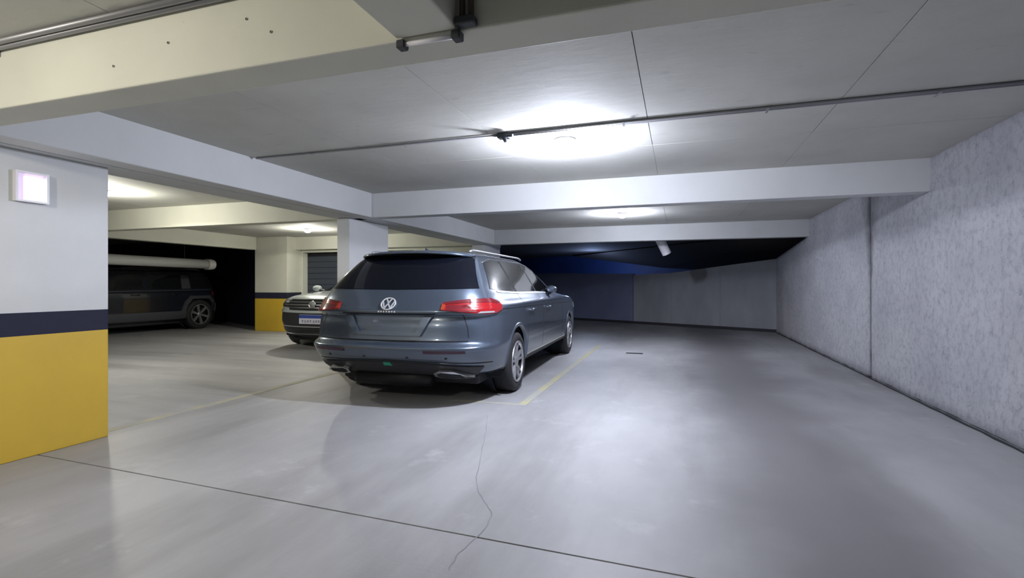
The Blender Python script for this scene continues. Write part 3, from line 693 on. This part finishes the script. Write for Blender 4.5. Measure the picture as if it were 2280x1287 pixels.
    for i in range(nn+1):
        x = -0.64+1.28*i/nn; y = sh.end(x*0.98, 1.515, -1); e = abs(x)/0.64
        for (dy, dz) in sec: V.append((x, y+dy*(1-0.45*e**4), 1.568-0.035*e**2.4+dz))
    c = len(sec)
    for i in range(nn):
        for k in range(c): F.append((i*c+k, i*c+(k+1) % c, (i+1)*c+(k+1) % c, (i+1)*c+k))
    F += [tuple(range(c)), tuple(range(nn*c, (nn+1)*c))]
    o = mesh_obj('spoiler', V, F, M['grey_paint'], t, True)
    bm = bmesh.new(); bm.from_mesh(o.data); bmesh.ops.recalc_face_normals(bm, faces=bm.faces); bm.to_mesh(o.data); bm.free()
    patch(sh, 'rear', [(-0.56, 1.514), (0.56, 1.514)], [(-0.56, 1.528), (0.56, 1.528)], 'brake_light_strip', M['gap'], t, 0.02, 0.01, 20, 2)
    # tailgate details
    patch(sh, 'rear', [(-0.50, 0.915), (0, 0.908), (0.50, 0.915)], [(-0.50, 0.925), (0, 0.918), (0.50, 0.925)], 'tailgate_crease', M['gap'], t, 0.002, 0.004, 30, 1)
    patch(sh, 'rear', [(-0.30, 0.735), (0.30, 0.735)], [(-0.38, 0.90), (0.38, 0.90)], 'plate_recess', M['grey_paint'], t, -0.004, 0.004, 20, 4)
    # proud rim around the recess
    for s in (1, -1):
        patch(sh, 'rear', [(s*0.30, 0.72), (s*0.36, 0.705)], [(s*0.385, 0.905), (s*0.47, 0.905)], 'tailgate_fold', M['grey_paint'], t, 0.028, 0.034, 8, 10)
    patch(sh, 'rear', [(-0.36, 0.70), (0.36, 0.70)], [(-0.31, 0.735), (0.31, 0.735)], 'tailgate_fold', M['grey_paint'], t, 0.022, 0.03, 20, 3)
    strip(sh, 'rear', [(-0.80, 0.658), (0, 0.651), (0.80, 0.658)], 0.010, 'tailgate_gap', M['gap'], t, 0.003, 0.006, 1, 40)
    # lower bumper: dark insert (raised to paint in shade), lip, tow eye cover
    patch(sh, 'wrap', [(-1.10, 0.43), (-0.5, 0.45), (0, 0.455), (0.5, 0.45), (1.10, 0.43)], [(-1.10, 0.44), (0, 0.467), (1.10, 0.44)], 'bumper_crease', M['gap'], t, 0.003, 0.006, 50, 1)
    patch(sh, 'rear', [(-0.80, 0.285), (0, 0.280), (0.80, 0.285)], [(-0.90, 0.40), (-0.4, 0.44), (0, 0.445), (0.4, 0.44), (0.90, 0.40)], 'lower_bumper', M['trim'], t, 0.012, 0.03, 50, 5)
    patch(sh, 'rear', [(-0.045, 0.41), (0.045, 0.41)], [(-0.035, 0.445), (0.035, 0.445)], 'tow_eye_cover', M['green_glow'], t, 0.018, 0.008, 6, 3)
    # parking sensors
    for x in (-0.62, -0.22, 0.24, 0.62):
        y = sh.end(x, 0.50, -1)
        MB().lathe([(0.014, 0.01), (0.014, -0.001), (0.001, -0.003)], (0, 0, 0), 'z', 12).build('parking_sensor', M['trim'], t)
        t_ = bpy.context.scene.collection.objects[-1]; t_.location = (x, y-0.003, 0.50); t_.rotation_euler = (-PI/2, 0, 0)
    # round emblem: ring with crossed strokes
    bz = 1.015; by = sh.end(0, bz, -1); tilt = math.atan2(sh.end(0, bz+0.02, -1)-sh.end(0, bz-0.02, -1), 0.04)
    em = MB()
    n_ = 40
    em.tube([(0.066*math.cos(2*PI*k/n_), 0.066*math.sin(2*PI*k/n_), 0) for k in range(n_+1)], 0.0065, 8, False)
    def stroke(a, b, w=0.011):
        a, b = Vector((*a, 0)), Vector((*b, 0)); d = (b-a).normalized(); q = Vector((-d.y, d.x, 0))*w/2
        em.add([a-q+Vector((0, 0, -.004)), b-q+Vector((0, 0, -.004)), b+q+Vector((0, 0, -.004)), a+q+Vector((0, 0, -.004)), a-q+Vector((0, 0, .004)), b-q+Vector((0, 0, .004)), b+q+Vector((0, 0, .004)), a+q+Vector((0, 0, .004))],
               [(0, 3, 2, 1), (4, 5, 6, 7), (0, 1, 5, 4), (1, 2, 6, 5), (2, 3, 7, 6), (3, 0, 4, 7)])
    stroke((-0.026, 0.058), (0, 0.008)); stroke((0.026, 0.058), (0, 0.008))                      # V
    stroke((-0.056, 0.028), (-0.028, -0.052)); stroke((-0.028, -0.052), (0, 0.002)); stroke((0, 0.002), (0.028, -0.052)); stroke((0.028, -0.052), (0.056, 0.028))   # W
    e = em.build('emblem', M['emblem'], t, auto=True); e.location = (0, by-0.014, bz); e.rotation_euler = (PI/2-tilt, 0, 0); e.scale = (1.12, 1, 1)
    lm = MB()
    # raised model lettering band under the emblem is too small to read: thin chrome bar strokes
    for k, x in enumerate(np.linspace(-0.085, 0.085, 7)):
        lm.box(x-0.009, x+0.006, -0.003, 0.003, -0.007 if k % 2 else -0.008, 0.008)
    q = lm.build('lettering', M['emblem'], t); q.location = (0, sh.end(0, 0.94, -1)-0.006, 0.938)
    # shark fin antenna
    V = [(-0.02, 1.0, 1.53), (0.02, 1.0, 1.53), (0.0, 0.98, 1.585), (0, 1.17, 1.535), (-0.018, 1.15, 1.53), (0.018, 1.15, 1.53)]
    mesh_obj('antenna', [(x, y-.02, z+.052) for x, y, z in V], [(0, 1, 2), (1, 5, 3, 2), (0, 2, 3, 4), (0, 4, 5, 1), (4, 3, 5)], M['grey_paint'], t)
    # windscreen, front lights (out of view, still built)
    patch(sh, 'front', [(-0.80, 1.10), (0, 1.10), (0.80, 1.10)], [(-0.62, 1.47), (0, 1.48), (0.62, 1.47)], 'windscreen', M['glass'], t, 0.004, 0.01, 30, 10)
    for s in (1, -1):
        patch(sh, 'wrapf', [(s*0.62, 0.76), (s*1.28, 0.80)], [(s*0.60, 0.88), (s*1.32, 0.90)], 'headlight', M['clear_lens'], t, 0.008, 0.02, 20, 5)
    patch(sh, 'front', [(-0.58, 0.76), (0.58, 0.76)], [(-0.58, 0.87), (0.58, 0.87)], 'grille', M['trim'], t, 0.008, 0.02, 20, 4)
    # dark underbody
    bevel(MB().box(-0.78, 0.78, 0.55, L-0.6, 0.17, 0.29).build('underbody', M['trim'], t), 0.03, 2)
    MB().tube([(-0.45, 0.35, 0.24), (0.1, 0.36, 0.24), (0.35, 0.36, 0.25)], 0.085, 12).build('silencer', M['alloy_dark'], t, True)
    return t, sh
car_grey()

# --- white-silver car facing the camera
def car_white():
    L = 4.95
    t = thing('car', 'pale silver car with a dark grille, parked nose out behind the grey SUV', 'car', (-6.33, 7.72+L, 0), PI)
    t.rotation_euler = (0, 0, 0); t.location = (-6.36, 7.72, 0)
    t.rotation_euler = (0, 0, PI); t.location = (-6.36, 7.72+L, 0); t.scale = (1.13, 1, 1)      # local front (+y) points at the viewer
    Z = [(0.19, 0.5, L-0.42, 0.80, 3, 7), (0.23, 0.2, L-0.26, 0.93, 2.6, 7), (0.30, 0.10, L-0.10, 0.975, 2.5, 7), (0.40, 0.04, L-0.03, 0.99, 2.4, 7), (0.55, 0.0, L, 1.0, 2.4, 7.5), (0.70, 0.02, L-0.01, 1.0, 2.4, 7.5),
         (0.82, 0.04, L-0.035, 1.0, 2.4, 7.5), (0.90, 0.06, L-0.08, 0.995, 2.3, 7.5), (0.95, 0.08, L-0.14, 0.985, 2.2, 7), (0.985, 0.10, L-0.24, 0.97, 2.2, 6.5), (1.015, 0.12, L-0.45, 0.955, 2.2, 6), (1.05, 0.14, L-0.80, 0.935, 2.2, 6),
         (1.075, 0.16, L-1.10, 0.92, 2.4, 6), (1.12, 0.20, L-1.30, 0.89, 2.8, 6), (1.25, 0.32, L-1.60, 0.81, 3, 6), (1.36, 0.45, L-1.88, 0.74, 3, 6), (1.41, 0.55, L-2.1, 0.69, 2.8, 5.5)]
    sh = Shell(Z, 0.035); wr = 0.325; wy1, wy0 = L-0.93, 0.9; R = 0.375
    body_mesh(sh, M['silver_paint'], t, [(wy0, wr), (wy1, wr)], R, nx=130, dz=0.018)
    for s in (1, -1):
        for wy in (wy0, wy1):
            arch(sh, wy, wr, R, 0.05, 'wheel_arch', M['trim'], t, s, -8, 188, 0.006)
            liner(wy, wr, R+0.005, 0.5, 0.94, t, s); wheel(t, s*0.985, wy, wr, s, spokes=5)
        patch(sh, 'side', [(0.8, 1.13), (2.2, 1.12)], [(1.05, 1.37), (2.2, 1.38)], 'door_window', M['glass_side'], t, 0.004, 0.01, 14, 6, s)
        patch(sh, 'side', [(2.28, 1.12), (3.35, 1.10)], [(2.28, 1.38), (2.75, 1.36)], 'door_window', M['glass_side'], t, 0.004, 0.01, 14, 6, s)
        strip(sh, 'side', [(2.24, 1.1), (2.24, 0.3)], 0.008, 'door_gap', M['gap'], t, 0.001, 0.004, s, 20)
        strip(sh, 'side', [(3.45, 1.05), (3.5, 0.3)], 0.008, 'door_gap', M['gap'], t, 0.001, 0.004, s, 20)
        patch(sh, 'side', [(1.4, 0.235), (3.5, 0.235)], [(1.4, 0.33), (3.5, 0.33)], 'sill', M['trim'], t, 0.008, 0.02, 20, 2, s)
        mb = MB().lathe([(0.001, -0.05), (0.055, -0.045), (0.085, -0.01), (0.085, 0.03), (0.06, 0.05), (0.001, 0.055)], (0, 0, 0), 'x', 18).build('mirror', M['silver_paint'], t, auto=True)
        mb.location = (s*1.04, L-1.62, 1.13); mb.rotation_euler = (0, 0, PI/2); mb.scale = (1.0, 1.15, 0.75)
        MB().tube([(s*0.86, L-1.6, 1.08), (s*0.98, L-1.6, 1.10)], 0.022, 8).build('mirror_arm', M['trim'], t)
        patch(sh, 'wrapf', [(s*0.50, 0.785), (s*0.8, 0.80), (s*1.12, 0.86), (s*1.35, 0.915)], [(s*0.50, 0.915), (s*0.8, 0.925), (s*1.12, 0.945), (s*1.42, 0.955)], 'headlight', M['gap'], t, 0.008, 0.02, 30, 6)
        patch(sh, 'wrapf', [(s*0.54, 0.815), (s*0.8, 0.83), (s*1.1, 0.875)], [(s*0.54, 0.84), (s*0.8, 0.855), (s*1.12, 0.895)], 'headlight_strip', M['chrome'], t, 0.012, 0.01, 24, 2)
        patch(sh, 'wrapf', [(s*0.56, 0.865), (s*0.72, 0.87)], [(s*0.56, 0.905), (s*0.72, 0.91)], 'headlight_lens', M['clear_lens'], t, 0.012, 0.01, 12, 3)
        patch(sh, 'wrapf', [(s*0.74, 0.875), (s*0.90, 0.885)], [(s*0.74, 0.912), (s*0.90, 0.918)], 'headlight_lens', M['clear_lens'], t, 0.012, 0.01, 12, 3)
        patch(sh, 'wrapf', [(s*0.92, 0.50), (s*1.16, 0.50)], [(s*0.98, 0.74), (s*1.14, 0.72)], 'bumper_scoop', M['trim'], t, 0.010, 0.02, 12, 6)
    # dark face: upper grille with bright bars, lower bumper black, bright outline
    patch(sh, 'front', [(-0.50, 0.74), (0, 0.73), (0.50, 0.74)], [(-0.54, 0.93), (0, 0.935), (0.54, 0.93)], 'grille', M['gap'], t, 0.006, 0.02, 24, 5)
    for zb in (0.775, 0.825, 0.875, 0.925):
        patch(sh, 'front', [(-0.52, zb), (0.52, zb)], [(-0.52, zb+0.014), (0.52, zb+0.014)], 'grille_bar', M['chrome'], t, 0.014, 0.012, 24, 1)
    patch(sh, 'wrapf', [(-1.22, 0.24), (-0.6, 0.21), (0, 0.205), (0.6, 0.21), (1.22, 0.24)], [(-1.16, 0.70), (-0.85, 0.69), (0, 0.69), (0.85, 0.69), (1.16, 0.70)], 'lower_bumper', M['trim'], t, 0.004, 0.012, 60, 10)
    patch(sh, 'wrapf', [(-1.0, 0.695), (0, 0.685), (1.0, 0.695)], [(-1.0, 0.735), (0, 0.73), (1.0, 0.735)], 'bumper_band', M['silver_paint'], t, 0.016, 0.02, 50, 2)
    patch(sh, 'wrapf', [(-0.90, 0.295), (0, 0.290), (0.90, 0.295)], [(-0.88, 0.315), (0, 0.310), (0.88, 0.315)], 'chrome_outline', M['chrome'], t, 0.014, 0.014, 50, 1)
    patch(sh, 'wrapf', [(-0.80, 0.435), (0, 0.430), (0.80, 0.435)], [(-0.78, 0.450), (0, 0.445), (0.78, 0.450)], 'chrome_outline', M['chrome'], t, 0.014, 0.014, 50, 1)
    for s in (1, -1):
        patch(sh, 'wrapf', [(s*0.88, 0.295), (s*0.92, 0.295)], [(s*0.76, 0.45), (s*0.80, 0.45)], 'chrome_outline', M['chrome'], t, 0.014, 0.014, 4, 8)
    # number plate: the digits cannot be read in the photograph
    py = sh.end(0, 0.56, 1)+0.014
    pl = bevel(MB().box(-0.23, 0.23, 0, 0.012, -0.085, 0.085).build('number_plate', M['plate_white'], t), 0.004, 1); pl.location = (0, py, 0.575)
    MB().box(-0.226, 0.226, 0.0121, 0.014, 0.020, 0.081).build('plate_band', M['plate_blue'], pl)
    pt = MB()
    for k, x in enumerate((-0.165, -0.115, -0.065, -0.005, 0.045, 0.095, 0.15)):
        pt.box(x-0.006, x+0.002, 0.0121, 0.0135, -0.06, -0.012); pt.box(x+0.014, x+0.022, 0.0121, 0.0135, -0.06, -0.012)
        pt.box(x+0.002, x+0.014, 0.0121, 0.0135, (-0.022, -0.04, -0.06)[k % 3], (-0.012, -0.032, -0.05)[k % 3])
    pt.build('plate_characters', M['plate_ink'], pl)
    em = MB(); n_ = 30
    em.tube([(0.062*math.cos(2*PI*k/n_), 0.062*math.sin(2*PI*k/n_), 0) for k in range(n_+1)], 0.008, 8, False)
    em.lathe([(0.058, 0), (0.001, 0.002)], (0, 0, 0), 'z', 24)
    e = em.build('emblem', M['chrome'], t, auto=True); e.location = (0, sh.end(0, 0.845, 1)+0.03, 0.845); e.rotation_euler = (-PI/2+0.15, 0, 0)
    patch(sh, 'front', [(-0.78, 1.08), (0, 1.08), (0.78, 1.08)], [(-0.60, 1.385), (0, 1.395), (0.60, 1.385)], 'windscreen', M['glass'], t, 0.004, 0.01, 30, 8)
    for s in (1, -1):   # bonnet folds
        strip(sh, 'front', [(s*0.62, 0.94), (s*0.58, 0.99), (s*0.55, 1.03)], 0.012, 'bonnet_fold', M['silver_paint'], t, 0.006, 0.01, 1, 14)
    bevel(MB().box(-0.75, 0.75, 0.5, L-0.5, 0.13, 0.21).build('underbody', M['trim'], t), 0.03, 2)
car_white()

# --- black SUV in the dark bay
def car_black():
    L = 5.0
    t = thing('car', 'black SUV standing in the unlit bay under the grey pipe', 'car', (-13.53, 11.50, 0), PI)
    Z = [(0.28, 0.4, L-0.4, 0.86, 3.5, 10), (0.32, 0.15, L-0.15, 0.98, 3.5, 12), (0.42, 0.04, L-0.04, 1.01, 3.4, 12), (0.60, 0.0, L, 1.02, 3.2, 12), (0.85, 0.03, L-0.03, 1.02, 3.2, 12), (0.98, 0.05, L-0.12, 1.01, 3.2, 12),
         (1.04, 0.07, L-0.5, 0.99, 3.2, 12), (1.08, 0.085, L-1.1, 0.97, 3.2, 12), (1.12, 0.10, L-1.35, 0.955, 3.2, 11), (1.30, 0.17, L-1.60, 0.90, 3.2, 11), (1.45, 0.24, L-1.85, 0.855, 3.2, 10), (1.53, 0.30, L-2.05, 0.81, 3.2, 9), (1.56, 0.36, L-2.2, 0.77, 3, 8)]
    sh = Shell(Z, 0.04); wr = 0.40; wy0, wy1 = 0.78, L-0.95; R = 0.47
    body_mesh(sh, M['black_paint'], t, [(wy0, wr), (wy1, wr)], R, nx=120, dz=0.02)
    for s in (1, -1):
        for wy in (wy0, wy1):
            # angular cladding arch
            V = []; F = []; poly = [(-0.64, 0.02), (-0.48, 0.36), (-0.32, 0.52), (0.32, 0.52), (0.48, 0.36), (0.62, 0.02)]
            inn = [(-0.50, 0.0), (-0.40, 0.28), (-0.26, 0.43), (0.26, 0.43), (0.40, 0.28), (0.50, 0.0)]
            for (a, b), (c_, d_) in zip(poly, inn):
                for (yy, zz, off) in ((a, b, 0.0), (a*0.985, b*0.985, 0.03), (c_, d_, 0.03), (c_, d_, -0.06)):
                    y_, z_ = wy+yy, wr+zz; V.append((s*(sh.side(min(max(y_, 0.06), L-0.06), max(z_, 0.30))+off), y_, z_))
            for i in range(5):
                for k in range(3): F.append((i*4+k, i*4+k+1, (i+1)*4+k+1, (i+1)*4+k))
            mesh_obj('wheel_arch', V, F, M['trim_grey'], t)
            liner(wy, wr, R+0.01, 0.5, 0.97, t, s); wheel(t, s*1.0, wy, wr, s, 0.22, 6, False)
        patch(sh, 'side', [(0.42, 1.14), (1.02, 1.12)], [(0.58, 1.44), (1.02, 1.46)], 'quarter_window', M['glass_side'], t, 0.004, 0.01, 12, 6, s)
        patch(sh, 'side', [(1.32, 1.11), (2.20, 1.10)], [(1.28, 1.46), (2.20, 1.47)], 'door_window', M['glass_side'], t, 0.004, 0.01, 12, 6, s)
        patch(sh, 'side', [(2.34, 1.10), (3.30, 1.08)], [(2.34, 1.47), (2.85, 1.45)], 'door_window', M['glass_side'], t, 0.004, 0.01, 12, 6, s)
        patch(sh, 'side', [(1.04, 1.11), (1.30, 1.10)], [(1.04, 1.47), (1.26, 1.47)], 'door_pillar', M['trim_grey'], t, 0.006, 0.01, 4, 6, s)
        patch(sh, 'side', [(1.22, 0.33), (3.6, 0.33)], [(1.22, 0.52), (3.6, 0.52)], 'side_cladding', M['trim_grey'], t, 0.022, 0.03, 20, 3, s)
        patch(sh, 'side', [(0.12, 0.34), (0.30, 0.34)], [(0.12, 0.70), (0.20, 0.70)], 'bumper_cladding', M['trim_grey'], t, 0.012, 0.02, 6, 4, s)
        strip(sh, 'side', [(1.12, 1.05), (1.14, 0.9), (1.40, 0.55)], 0.010, 'door_gap', M['gap'], t, 0.001, 0.004, s, 20)
        strip(sh, 'side', [(2.26, 1.08), (2.26, 0.5)], 0.010, 'door_gap', M['gap'], t, 0.001, 0.004, s, 20)
        strip(sh, 'side', [(0.35, 1.075), (1.2, 1.065), (2.5, 1.055), (3.5, 1.04)], 0.018, 'belt_trim', M['trim_grey'], t, 0.010, 0.012, s, 30)
        for yy in (1.45, 2.45):
            x = sh.side(yy, 0.96)
            MB().tube([(s*(x-0.01), yy, 0.96), (s*(x+0.03), yy+0.02, 0.962), (s*(x+0.03), yy+0.20, 0.962), (s*(x-0.01), yy+0.22, 0.96)], 0.013, 8).build('door_handle', M['black_paint'], t, True)
        patch(sh, 'wrap', [(s*0.78, 0.92), (s*1.06, 0.92)], [(s*0.78, 1.03), (s*1.04, 1.03)], 'tail_light', M['red_dark'], t, 0.01, 0.02, 16, 4)
        MB().tube([(s*0.74, 0.6, 1.60), (s*0.74, 0.7, 1.635), (s*0.74, 2.6, 1.64), (s*0.74, 2.7, 1.60)], 0.016, 8).build('roof_rail', M['trim_grey'], t, True)
        mb = MB().lathe([(0.001, -0.05), (0.06, -0.045), (0.09, 0.0), (0.06, 0.05), (0.001, 0.055)], (0, 0, 0), 'x', 16).build('mirror', M['black_paint'], t, auto=True)
        mb.location = (s*1.07, L-1.62, 1.13); mb.rotation_euler = (0, 0, PI/2)
        patch(sh, 'wrapf', [(s*0.70, 0.74), (s*1.2, 0.76)], [(s*0.68, 0.90), (s*1.2, 0.90)], 'headlight', M['clear_lens'], t, 0.008, 0.02, 16, 4)
    patch(sh, 'rear', [(-0.82, 1.12), (0.82, 1.12)], [(-0.70, 1.48), (0.70, 1.48)], 'rear_window', M['glass'], t, 0.006, 0.01, 24, 8)
    patch(sh, 'front', [(-0.85, 1.10), (0.85, 1.10)], [(-0.70, 1.50), (0.70, 1.50)], 'windscreen', M['glass'], t, 0.006, 0.01, 24, 8)
    patch(sh, 'front', [(-0.6, 0.72), (0.6, 0.72)], [(-0.6, 0.88), (0.6, 0.88)], 'grille', M['trim'], t, 0.006, 0.01, 16, 4)
    bevel(MB().box(-0.78, 0.78, 0.5, L-0.5, 0.18, 0.30).build('underbody', M['trim'], t), 0.03, 2)
car_black()
